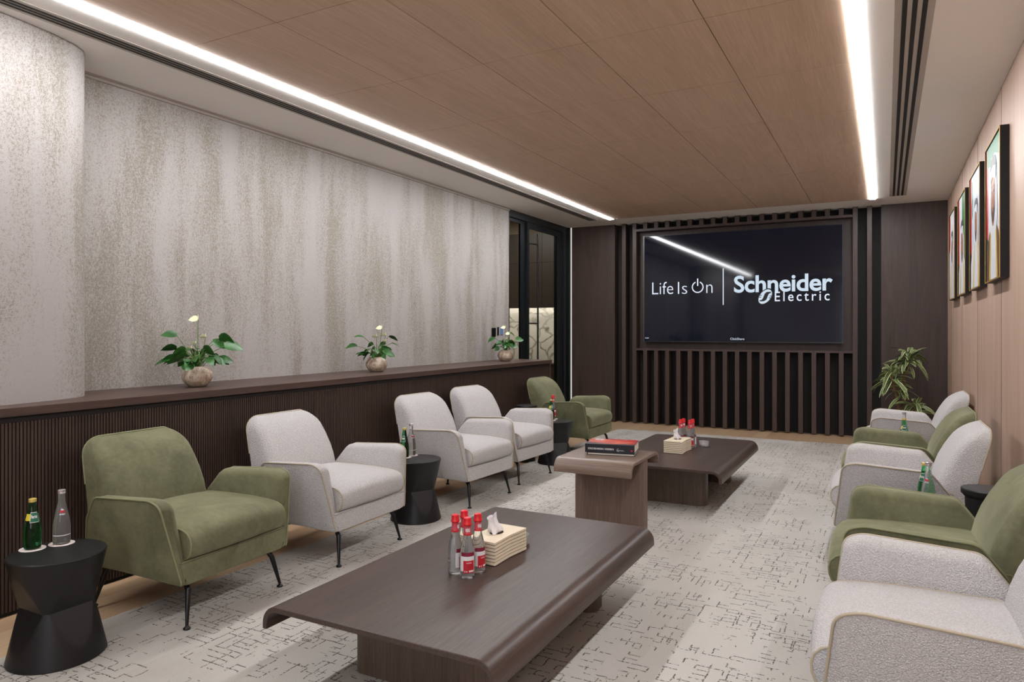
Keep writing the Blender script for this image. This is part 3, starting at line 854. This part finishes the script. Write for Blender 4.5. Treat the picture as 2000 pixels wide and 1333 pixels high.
def bottle_green():
    r = empty('water_bottle'); f = interp(pP)
    MB().lathe(pP, 'greenglass').build('glass_body', r, smooth=60)
    MB().lathe([(.0135, .1865), (.0142, .188), (.0142, .192), (.0136, .1935), (.0142, .195), (.0142, .199), (.012, .2005)], 'yellowcap', seg=24).build('cap', r, smooth=40)
    lb = MB()
    arc_patch(lb, f, .118, .142, -1.5, -.35, 'teallabel', 4, 10); arc_patch(lb, f, .116, .142, -1.25, -.2, 'yellowlabel', 4, 10, .0008)
    arc_patch(lb, f, .108, .148, -.32, .95, 'whitelabel', 6, 14, .0009); arc_patch(lb, f, .110, .146, -.26, .89, 'greenlabel', 6, 14, .0013)
    wrap_text(lb, 'Perrier', f, .124, .138, -.18, .82, 'whitelabel', .0017, .03)
    lb.build('label', r, smooth=60, fix=False)
    return r
def bottle_clear():
    r = empty('water_bottle'); f = interp(pE)
    MB().lathe(pE, 'clearglass').build('glass_body', r, smooth=60)
    MB().lathe([(.0138, .2035), (.0145, .205), (.0145, .209), (.0138, .2105), (.0145, .212), (.0145, .219), (.012, .2205)], 'silvercap', seg=24).build('cap', r, smooth=40)
    lb = MB(); arc_patch(lb, f, .130, .138, -.35, .55, 'redlabel', 3, 8)
    wrap_text(lb, 'evian', f, .120, .128, -.3, .5, 'whitelabel', .001, .02)
    # small white peaks above the red mark
    vs = []
    for a, z in ((-.15, .1385), (.02, .147), (.1, .142), (.2, .1455), (.4, .1385)): rr = f(z)+.001; vs.append((rr*math.cos(a), rr*math.sin(a), z))
    lb.add(vs, [(0, 1, 2, 3, 4)], 'whitelabel')
    arc_patch(lb, f, .036, .040, -1.2, 1.2, 'whitelabel', 2, 16, .0004)
    lb.build('label', r, smooth=60, fix=False); return r
def bottle_red():
    r = empty('water_bottle'); f = interp(pR)
    MB().lathe(pR, 'clearglass').build('glass_body', r, smooth=60)
    MB().lathe([(.0162, .2035), (.0178, .206), (.0178, .2095), (.0152, .213), (.0150, .226), (.0142, .232), (.010, .2345)], 'redcap', seg=24).build('cap', r, smooth=40)
    sl = MB().lathe([(f(.168)+.0012, .1665), (f(.168)+.0014, .1715), (f(.18)+.0012, .1745), (f(.2)+.0012, .2035)], 'pinkfoil', seg=24, caps=False)
    wrap_text(sl, 'eau', f, .180, .194, -.6, .7, 'whitelabel', .0018, .02)
    sl.lathe([(f(.168)+.0020, .1665), (f(.168)+.0020, .172)], 'redcap', seg=24, caps=False)
    sl.build('neck_sleeve', r, smooth=50, fix=False)
    lb = MB(); arc_patch(lb, f, .030, .088, -1.15, 1.0, 'whitelabel', 3, 16, .0004); arc_patch(lb, f, .088, .103, -1.0, 1.0, 'winelabel', 3, 14, .0004)
    arc_patch(lb, f, .024, .072, -.62, .92, 'redlabel', 3, 14, .0008)
    wrap_text(lb, 'LAUZAN', f, .061, .066, -.2, .5, 'whitelabel', .0012, .02)
    for k in range(6): arc_patch(lb, f, .0565-k*.0036, .0572-k*.0036, -.42, .72, 'pinkfoil', 1, 10, .0012)
    arc_patch(lb, f, .028, .0345, .15, .8, 'whitelabel', 1, 8, .0012)
    for a in (-.45, -.2): arc_patch(lb, f, .028, .033, a, a+.13, 'whitelabel', 1, 3, .0012)
    lb.build('label', r, smooth=60, fix=False); return r
bg, bc_, br_ = bottle_green(), bottle_clear(), bottle_red()
seen = set()
def put(proto, x, y, z, a, lab, grp):
    o = proto if id(proto) not in seen else copy_tree(proto); seen.add(id(proto))
    o.location = (x, y, z); o.rotation_euler = (0, 0, R_(a)); return tag(o, lab, 'bottle', grp)
cz = .0024
coasters = []
def coaster(x, y, lab, z=TT):
    o = MB().lathe([(.046, 0), (.047, .0004), (.047, .0016), (.046, .002)], 'coaster', seg=32).build('coaster', smooth=40) if not coasters else copy_tree(coasters[0])
    coasters.append(o); o.location = (x, y, z+.0002); tag(o, lab, 'coaster', 'white paper coasters under bottles')
for kind, x, y, a, lab, clab in (
  (bg, -3.022, 1.582, -30, 'green glass bottle with yellow cap on the lower left side table', 'white coaster under the green bottle in the lower left corner'),
  (bc_, -2.992, 1.678, -30, 'clear glass bottle with silver cap on the lower left side table', 'white coaster under the clear bottle in the lower left corner'),
  (bg, -2.93, 3.925, -95, 'green glass bottle with yellow cap between the white armchairs on the left', 'white coaster under the green bottle between white armchairs'),
  (bc_, -2.935, 4.01, -30, 'clear glass bottle with silver cap between the white armchairs on the left', 'white coaster under the clear bottle between white armchairs'),
  (bg, -2.87, 6.20, -60, 'green glass bottle with yellow cap before the far green armchair', 'white coaster under the green bottle near the far green armchair'),
  (br_, -2.90, 6.31, -40, 'red-capped clear bottle standing alone before the far green armchair', 'white coaster under the red-capped bottle near the far green armchair'),
  (bg, .175, 4.145, -140, 'green glass bottle behind the clear one, above the green arm on the right', 'white coaster under the rear green bottle on the right'),
  (bc_, .187, 4.045, -120, 'clear silver-capped bottle before a green one, above the green arm on the right', 'white coaster under the clear bottle on the right'),
  (bg, .125, 6.16, -110, 'green glass bottle before the farthest white armchair on the right', 'white coaster under the farthest green bottle on the right'),
  (bc_, .13, 6.41, -110, 'clear silver-capped bottle hidden behind the farthest green bottle on the right', 'white coaster under the farthest clear bottle on the right')):
    coaster(x, y, clab); put(kind, x, y, TT+cz, a, lab, 'green glass bottles' if kind is bg else 'clear silver-capped bottles' if kind is bc_ else 'red-capped water bottles')
for x, y, a, lab in ((-1.516, 2.366, 10, 'leftmost of four red-capped bottles on the near coffee table'), (-1.449, 2.349, -55, 'front red-capped bottle, its red label facing the camera, near coffee table'),
                     (-1.444, 2.421, -25, 'rightmost of four red-capped bottles, against the near tissue box'), (-1.518, 2.437, 60, 'rearmost of four red-capped bottles on the near coffee table'),
                     (-1.488, 5.742, -30, 'leftmost front red-capped bottle on the far coffee table'), (-1.482, 5.815, -50, 'rear left red-capped bottle on the far coffee table'),
                     (-1.412, 5.742, -20, 'front right red-capped bottle on the far coffee table'), (-1.407, 5.815, 30, 'rear right red-capped bottle on the far coffee table')):
    put(br_, x, y, .3305, a, lab, 'red-capped water bottles')

# ------------------------------------------------------------------ tissue boxes
def tissue_box():
    r = empty('tissue_box'); w, d = .075, .13; b = MB(); n = 7; H = .098
    for k in range(n):
        z0 = H*k/n; z1 = H*(k+1)/n
        q = rounded([(-w, -d), (w, -d), (w-.008, 0), (w, d), (-w, d), (-w+.008, 0)], [.004, .004, .05, .004, .004, .05], 4)
        q2 = inset(q, .004)
        b.rings([[(x, y, z) for x, y in q2] for z in (z0-.0008, z0+.0034)], 'tissuegap', False, False)
        b.rings([[(x, y, z0+.003) for x, y in q2], [(x, y, z0+.0036) for x, y in q], [(x, y, z1-.001) for x, y in q], [(x, y, z1) for x, y in q2]], 'tissuebox')
    b.build('box', r, smooth=30)
    q = [(.028*math.cos(2*PI*i/20), .036*math.sin(2*PI*i/20), H+.0006) for i in range(20)]
    MB().add(q, [tuple(range(20))], 'hole').build('opening', r)
    # crumpled tissue
    rnd = random.Random(3); R = []
    for i, (z, rr, cx, cy) in enumerate(((H, .020, 0, 0), (H+.008, .038, .002, -.004), (H+.020, .036, .0, -.010), (H+.036, .026, -.004, -.018), (H+.055, .022, -.006, -.024), (H+.075, .024, -.008, -.028))):
        ring = []
        for j in range(22):
            a = 2*PI*j/22; k = 1+.28*math.sin(5*a+i*.6)+.12*rnd.random()
            ring.append((cx+rr*k*math.cos(a)*.55, cy+rr*k*math.sin(a), z+.006*math.sin(3*a+i)*(i > 0)+(.010*math.cos(a-1) if i > 4 else 0)))
        R.append(ring)
    b = MB(); b.rings(R, 'tissue', False, False); o = b.build('tissue', r, smooth=70)
    return r
tb0 = tissue_box()
tb0.location = (-1.478, 2.635, .3305); tb0.rotation_euler = (0, 0, R_(-3)); tag(tb0, 'cream ribbed tissue box on the near coffee table', 'tissue box', 'cream tissue boxes')
tb1 = copy_tree(tb0); tb1.location = (-1.468, 5.575, .3305); tb1.rotation_euler = (0, 0, R_(-2)); tag(tb1, 'cream ribbed tissue box on the far coffee table', 'tissue box', 'cream tissue boxes')
# glass ashtrays
def ashtray():
    b = MB(); seg = 48; prof = [(.034, 0), (.038, .003), (.041, .02), (.042, .044), (.040, .046), (.038, .044), (.036, .02), (.030, .010), (.0005, .009)]
    R = []
    for i, (r, z) in enumerate(prof):
        R.append([((r-(.0025 if (j % 4 < 2 and 1 <= i <= 3) else 0))*math.cos(2*PI*j/seg), (r-(.0025 if (j % 4 < 2 and 1 <= i <= 3) else 0))*math.sin(2*PI*j/seg), z) for j in range(seg)])
    b.rings(R, 'crystal'); return b.build('glass_ashtray', smooth=40)
a0 = ashtray(); a0.location = (-1.46, 2.825, .3305); tag(a0, 'cut glass bowl half hidden behind the near tissue box', 'glass bowl', 'cut glass bowls')
a1 = copy_tree(a0); a1.location = (-1.335, 5.90, .3305); tag(a1, 'cut glass bowl beside the bottles on the far coffee table', 'glass bowl', 'cut glass bowls')

# ------------------------------------------------------------------ plants
def leaf_faces(mb, base, direc, length, width, droop, m, nseg=6, heart=True, fold=.15, rot=0):
    d = Vector(direc).normalized(); up = Vector((0, 0, 1))
    side = d.cross(up)
    if side.length < .05: side = Vector((1, 0, 0))
    side.normalize(); nrm = side.cross(d).normalized()
    side = (side*math.cos(rot)+nrm*math.sin(rot)); nrm = side.cross(d).normalized()
    vs = []; fs = []; uvs = []
    for i in range(nseg+1):
        t = i/nseg
        if heart: w = width*(math.sin(PI*min(1, t*.92+.10))**.8)*(1-t*.35) if t < 1 else 0
        else: w = width*(math.sin(PI*(t*.9+.08))**.6) if t < 1 else 0
        p = Vector(base)+d*length*t*(1-.15*t*droop)-Vector((0, 0, 1))*(droop*length*t*t*.55)
        up_ = nrm*(fold*w)
        vs += [tuple(p-side*w+up_), tuple(p), tuple(p+side*w+up_)]
    for i in range(nseg):
        k = 3*i
        fs += [(k, k+1, k+4, k+3), (k+1, k+2, k+5, k+4)]
        a, b = i/nseg, (i+1)/nseg
        uvs += [[(0, a), (.5, a), (.5, b), (0, b)], [(.5, a), (1, a), (1, b), (.5, b)]]
    mb.add(vs, fs, m, uvs)
def anthurium(x, y, seed, leaves, blooms, lab):
    r = empty('potted_anthurium', (x, y, .9472)); tag(r, lab, 'plant', 'pot plants on the ledge')
    prof = [(.045, 0), (.052, .003), (.075, .022), (.090, .05), (.092, .068), (.086, .09), (.070, .112), (.058, .122), (.056, .126), (.052, .124), (.05, .11)]
    b = MB(); seg = 60; R = []
    for rr, z in prof:
        R.append([((rr*(1-.018*abs(math.sin(5*th))) )*math.cos(th), (rr*(1-.018*abs(math.sin(5*th))))*math.sin(th), z) for th in [2*PI*j/seg for j in range(seg)]])
    b.rings(R, 'pot', True, False); b.build('pot', r, smooth=50)
    MB().lathe([(.0005, .112), (.0505, .112)], 'soil', seg=24, caps=False).build('soil', r)
    rnd = random.Random(seed); L = MB(); S = MB(); 
    for (dx, dy, dz, ln) in leaves:
        tip = Vector((dx, dy, .12+dz)); b0 = Vector((rnd.uniform(-.02, .02), rnd.uniform(-.02, .02), .113))
        mid = b0.lerp(tip, .5)+Vector((0, 0, .03))
        S.tube([tuple(b0), tuple(mid), tuple(tip)], .0022, 'stem', 6)
        out = Vector((dx, dy, .0)); out = out if out.length > .01 else Vector((1, 0, 0))
        out.normalize()
        leaf_faces(L, tip, out+Vector((0, 0, rnd.uniform(-.35, .3))), ln, ln*.40, rnd.uniform(.3, .9), 'leaf', 6, True, .18, rnd.choice((-1, 1))*rnd.uniform(.2, 1.1))
    L.build('foliage', r, smooth=60, fix=False); S.build('stems', r, smooth=60)
    for (dx, dy, dz, s) in blooms:
        tip = Vector((dx, dy, .12+dz)); F = MB()
        F.tube([(dx*.2, dy*.2, .113), (dx*.7, dy*.7, .12+dz*.5), tuple(tip)], .002, 'stem', 6)
        leaf_faces(F, tip, (-.8, -.55, .12), s*1.15, s*.5, .35, 'flower', 6, True, .3, 1.0 if s > .048 else -.9)
        F.tube([tuple(tip), tuple(tip+Vector((0, 0, s*.55)))], [.0035, .002], 'flower', 8)
        F.build('flower', r, smooth=60, fix=False)
# offsets (toward viewer's right is roughly +x,+y)
def fan(rnd, n, rad, h, ln):
    out = []
    for i in range(n):
        a = 2*PI*i/n+rnd.uniform(-.3, .3); q = rnd.uniform(.25, 1)
        out.append((rad*q*math.cos(a), rad*q*math.sin(a), h*(1.05-q*.75)*rnd.uniform(.6, 1.05), ln*rnd.uniform(.7, 1.1)))
    return out
rr = random.Random(11)
P1 = fan(rr, 34, .13, .17, .10)+[(.075, .10, .18, .11), (.10, .12, .13, .13), (-.06, -.10, .20, .10), (-.09, -.12, .05, .10), (.05, .07, .16, .10), (-.075, -.09, .12, .10)]
anthurium(-3.80, 2.95, 1, P1, [(.0, .005, .30, .055), (.02, .045, .19, .04), (-.03, -.02, .12, .03), (-.015, .0, .15, .03)], 'potted plant on the ledge nearest the curved wall, pale flower on top')
rr = random.Random(5)
P2 = fan(rr, 26, .10, .14, .085)+[(-.06, -.09, .17, .10), (-.10, -.13, .10, .11), (.06, .09, .18, .09), (.08, .10, .12, .08)]
anthurium(-3.80, 4.70, 2, P2, [(.03, .035, .25, .05), (.05, .06, .19, .045), (.0, .0, .18, .04), (.06, .05, .14, .035)], 'middle potted plant on the ledge, with three pale flowers')
rr = random.Random(9)
P3 = fan(rr, 26, .11, .15, .09)+[(-.08, -.10, .14, .10), (.08, .10, .12, .11), (.03, .05, .20, .09)]
anthurium(-3.80, 6.98, 3, P3, [(.0, -.005, .26, .05), (.03, .04, .19, .05), (.02, .0, .13, .04)], 'potted plant on the far end of the ledge beside the glass door')

# tall variegated dracaena behind the right row
dr = empty('potted_dracaena', (.15, 8.95, 0)); tag(dr, 'tall variegated leafy plant in the corner behind the right row', 'plant')
MB().lathe([(.13, .001), (.14, .006), (.16, .30), (.165, .34), (.15, .34), (.145, .30)], 'potgrey', seg=36, caps=True).build('planter', dr, smooth=40)
rnd = random.Random(21)
D = MB()
def head(cx, cy, cz, n, ln, wd, zr=.12):
    for i in range(n):
        a = rnd.uniform(0, 2*PI); el = rnd.uniform(-.5, 1.25); k = rnd.uniform(.7, 1.1)
        dv = Vector((math.cos(a)*math.cos(el), math.sin(a)*math.cos(el), math.sin(el)))
        leaf_faces(D, (cx+.015*math.cos(a), cy+.015*math.sin(a), cz+rnd.uniform(-zr, zr*.4)), dv, ln*k, wd*rnd.uniform(.8, 1.1), rnd.uniform(.5, 1.3), 'dracaena', 8, False, .2, rnd.uniform(-.9, .9))
head(.07, 0, 1.0, 50, .26, .025, .10); head(-.09, -.03, .80, 46, .24, .025, .12); head(.15, .0, .44, 32, .27, .021); head(.0, 0, .62, 18, .2, .02)
D.build('foliage', dr, smooth=60, fix=False)
for pts in ([(-.02, 0, .3), (-.03, 0, .5), (-.07, -.02, .68), (-.10, -.03, .84)], [(.03, 0, .3), (.04, .01, .55), (.03, 0, .8), (.035, 0, 1.03)], [(.06, 0, .3), (.10, .02, .46)]):
    MB().tube(pts, [.017, .016, .014, .012][:len(pts)], 'trunk', 10).build('cane', dr, smooth=60)
MB().lathe([(.0005, .305), (.146, .305)], 'soil', seg=24, caps=False).build('soil', dr)

# ------------------------------------------------------------------ portraits
def ellipse(cu, cv, ru, rv, n=28, a0=0, a1=2*PI): return [(cu+ru*math.cos(a0+(a1-a0)*i/n), cv+rv*math.sin(a0+(a1-a0)*i/n)) for i in range(n)]
def portrait(y0, idx, lab, w=.68, z0=1.605, h=.875):
    XFr = .58; r = empty('framed_portrait', (XFr, y0+w/2, z0+h/2)); tag(r, lab, 'picture', 'framed portraits on the oak wall')
    fb = MB(); e = .010
    for a, b, m in (((XFr, y0, z0), (XR-.001, y0+e, z0+h), 'frameblack'), ((XFr, y0+w-e, z0), (XR-.001, y0+w, z0+h), 'frameblack'),
                    ((XFr, y0+e, z0), (XR-.001, y0+w-e, z0+e), 'frameblack'), ((XFr, y0+e, z0+h-e), (XR-.001, y0+w-e, z0+h), 'frameblack')): fb.box(a, b, m)
    wpart(fb.build('frame'), r)
    g = MB(); k = .004
    for a, b in (((XFr-.003, y0, z0), (XFr, y0+k*2, z0+h)), ((XFr-.003, y0+w-k*2, z0), (XFr, y0+w, z0+h)), ((XFr-.003, y0+k*2, z0), (XFr, y0+w-k*2, z0+k*2)), ((XFr-.003, y0+k*2, z0+h-k*2), (XFr, y0+w-k*2, z0+h))): g.box(a, b, 'gold')
    wpart(g.build('gold_edge'), r)
    pb = MB(); pw, ph = w-2*e, h-2*e; lay = [0]
    def poly(pts, m):
        lay[0] += 1; x = XFr+.006-.0003*lay[0]
        pb.add([(x, y0+e+pw*(1-u), z0+e+ph*v) for u, v in pts], [tuple(range(len(pts)))], m)
    poly([(0, 0), (1, 0), (1, 1), (0, 1)], 'p_grey' if idx in (1, ) else 'p_white')
    hx = (.52, .60, .55, .5)[idx]; hz = (.60, .55, .50, .57)[idx]; s = (1.15, .85, 1.0, .85)[idx]
    if idx != 3:
        poly([(0, 0), (.14, 0), (.14, 1), (0, 1)], 'p_red')
        if idx == 0: poly([(.05, .86), (.3, .84), (.6, .90), (1, .82), (1, 1), (.05, 1)], 'p_green')
        elif idx == 1: poly([(.14, .62), (.24, .66), (.22, .94), (.14, .98)], 'p_green')
        else: poly([(.5, .62), (.7, .55), (.78, .3), (1, .2), (1, 1), (.5, 1)], 'p_green')
        poly([(.0, 0), (.14, 0), (.16, .3), (0, .34)], 'p_black')
    else: poly([(0, .55), (.16, .6), (.14, 1), (0, 1)], 'p_red')
    # robe and cloak
    poly([(.06, 0), (.08, .22), (.22, .34), (hx-.14, .40), (hx+.14, .40), (.86, .32), (.96, .2), (.98, 0)], 'p_brown' if idx == 0 else 'p_white')
    poly([(hx-.20, 0), (hx-.16, .38), (hx, .44), (hx+.16, .38), (hx+.22, 0)], 'p_white')
    for q in ((-1, 1) if idx else (1, -1)):
        poly([(hx+q*.20, 0), (hx+q*.145, .40), (hx+q*.20, .39), (hx+q*.29, 0)], 'p_gold')
    # head cloth behind the face
    H = lambda u, v: (hx+u*s, hz+v*s)
    poly([H(-.20, -.20), H(-.24, 0), H(-.19, .17), H(-.10, .245), H(.06, .255), H(.17, .20), H(.22, .06), H(.24, -.16), H(.14, -.24), H(-.1, -.25)], 'p_white')
    poly([H(-.185, .13), H(-.12, .175), H(0, .19), H(.12, .175), H(.18, .13), H(.19, .175), H(.12, .235), H(0, .255), H(-.12, .235), H(-.19, .18)], 'p_black')
    poly([(hx+.075*s*math.cos(a), hz-.13*s+.06*s*math.sin(a)) for a in [2*PI*i/16 for i in range(16)]], 'p_skin')
    poly(ellipse(hx, hz, .125*s, .145*s), 'p_skin')
    poly([H(-.12, -.03), H(-.105, -.10), H(-.06, -.155), H(0, -.17), H(.06, -.155), H(.105, -.10), H(.12, -.03), H(.095, -.06), H(.06, -.085), H(0, -.075), H(-.06, -.085), H(-.095, -.06)], 'p_beard')
    poly(ellipse(hx, hz-.093*s, .035*s, .011*s, 14), 'p_skin')
    for q in (-1, 1):
        poly(ellipse(hx+q*.052*s, hz+.025*s, .020*s, .009*s, 12), 'p_black')
        poly([H(q*.03, .05), H(q*.085, .055), H(q*.085, .063), H(q*.03, .06)], 'p_beard')
    poly([H(-.012, .02), H(.012, .02), H(.022, -.035), H(0, -.045), H(-.022, -.035)], 'p_brown' if idx == 9 else 'p_skin')
    poly([H(-.18, .10), H(-.13, .16), H(0, .18), H(.13, .16), H(.18, .10), H(.12, .09), H(0, .12), H(-.12, .09)], 'p_white')
    po = pb.build('portrait_print', fix=False); wpart(po, r)
for i, (y0, lab) in enumerate(((4.88, 'framed portrait nearest the camera, person in white headscarf before a green drape'),
                               (5.87, 'second framed portrait from the camera, person in white on pale ground'),
                               (6.89, 'third framed portrait from the camera, person in white before a green drape'),
                               (7.91, 'framed portrait nearest the dark back wall, person in white headscarf'))):
    portrait(y0, i, lab)

# ------------------------------------------------------------------ light
def area(name, loc, rot, sx, sy, power, col):
    l = bpy.data.lights.new(name, 'AREA'); l.shape = 'RECTANGLE'; l.size = sx; l.size_y = sy; l.energy = power; l.color = col
    o = bpy.data.objects.new(name, l); o.location = loc; o.rotation_euler = rot; COL.objects.link(o); return o
pl = area('pantry_fill', (-5.2, 8.6, 3.08), (0, 0, 0), .8, .8, 22, (1, .92, .8))  # added area light without a fixture, brightens the pantry behind the glass
w = bpy.data.worlds.new('world'); sc.world = w; w.use_nodes = True
w.node_tree.nodes['Background'].inputs[0].default_value = (.5, .5, .55, 1); w.node_tree.nodes['Background'].inputs[1].default_value = .02

# ------------------------------------------------------------------ camera
cam = bpy.data.cameras.new('camera'); co = bpy.data.objects.new('camera', cam); COL.objects.link(co)
co.location = (0, 0, 1.3); co.rotation_euler = (PI/2, 0, math.atan(730/1371))
cam.sensor_width = 36; cam.lens = 36*1371/2000; cam.shift_y = -21.5/2000; cam.clip_start = .02
sc.camera = co
sc.view_settings.view_transform = 'Standard'; sc.view_settings.look = 'None'; sc.view_settings.gamma = 1
sc.view_settings.use_curve_mapping = False; sc.view_settings.exposure = .37
sc.cycles.max_bounces = 10; sc.cycles.diffuse_bounces = 6; sc.cycles.transmission_bounces = 10
sc.cycles.use_denoising = True; sc.cycles.caustics_reflective = False; sc.cycles.caustics_refractive = False
sc.cycles.sample_clamp_indirect = 6
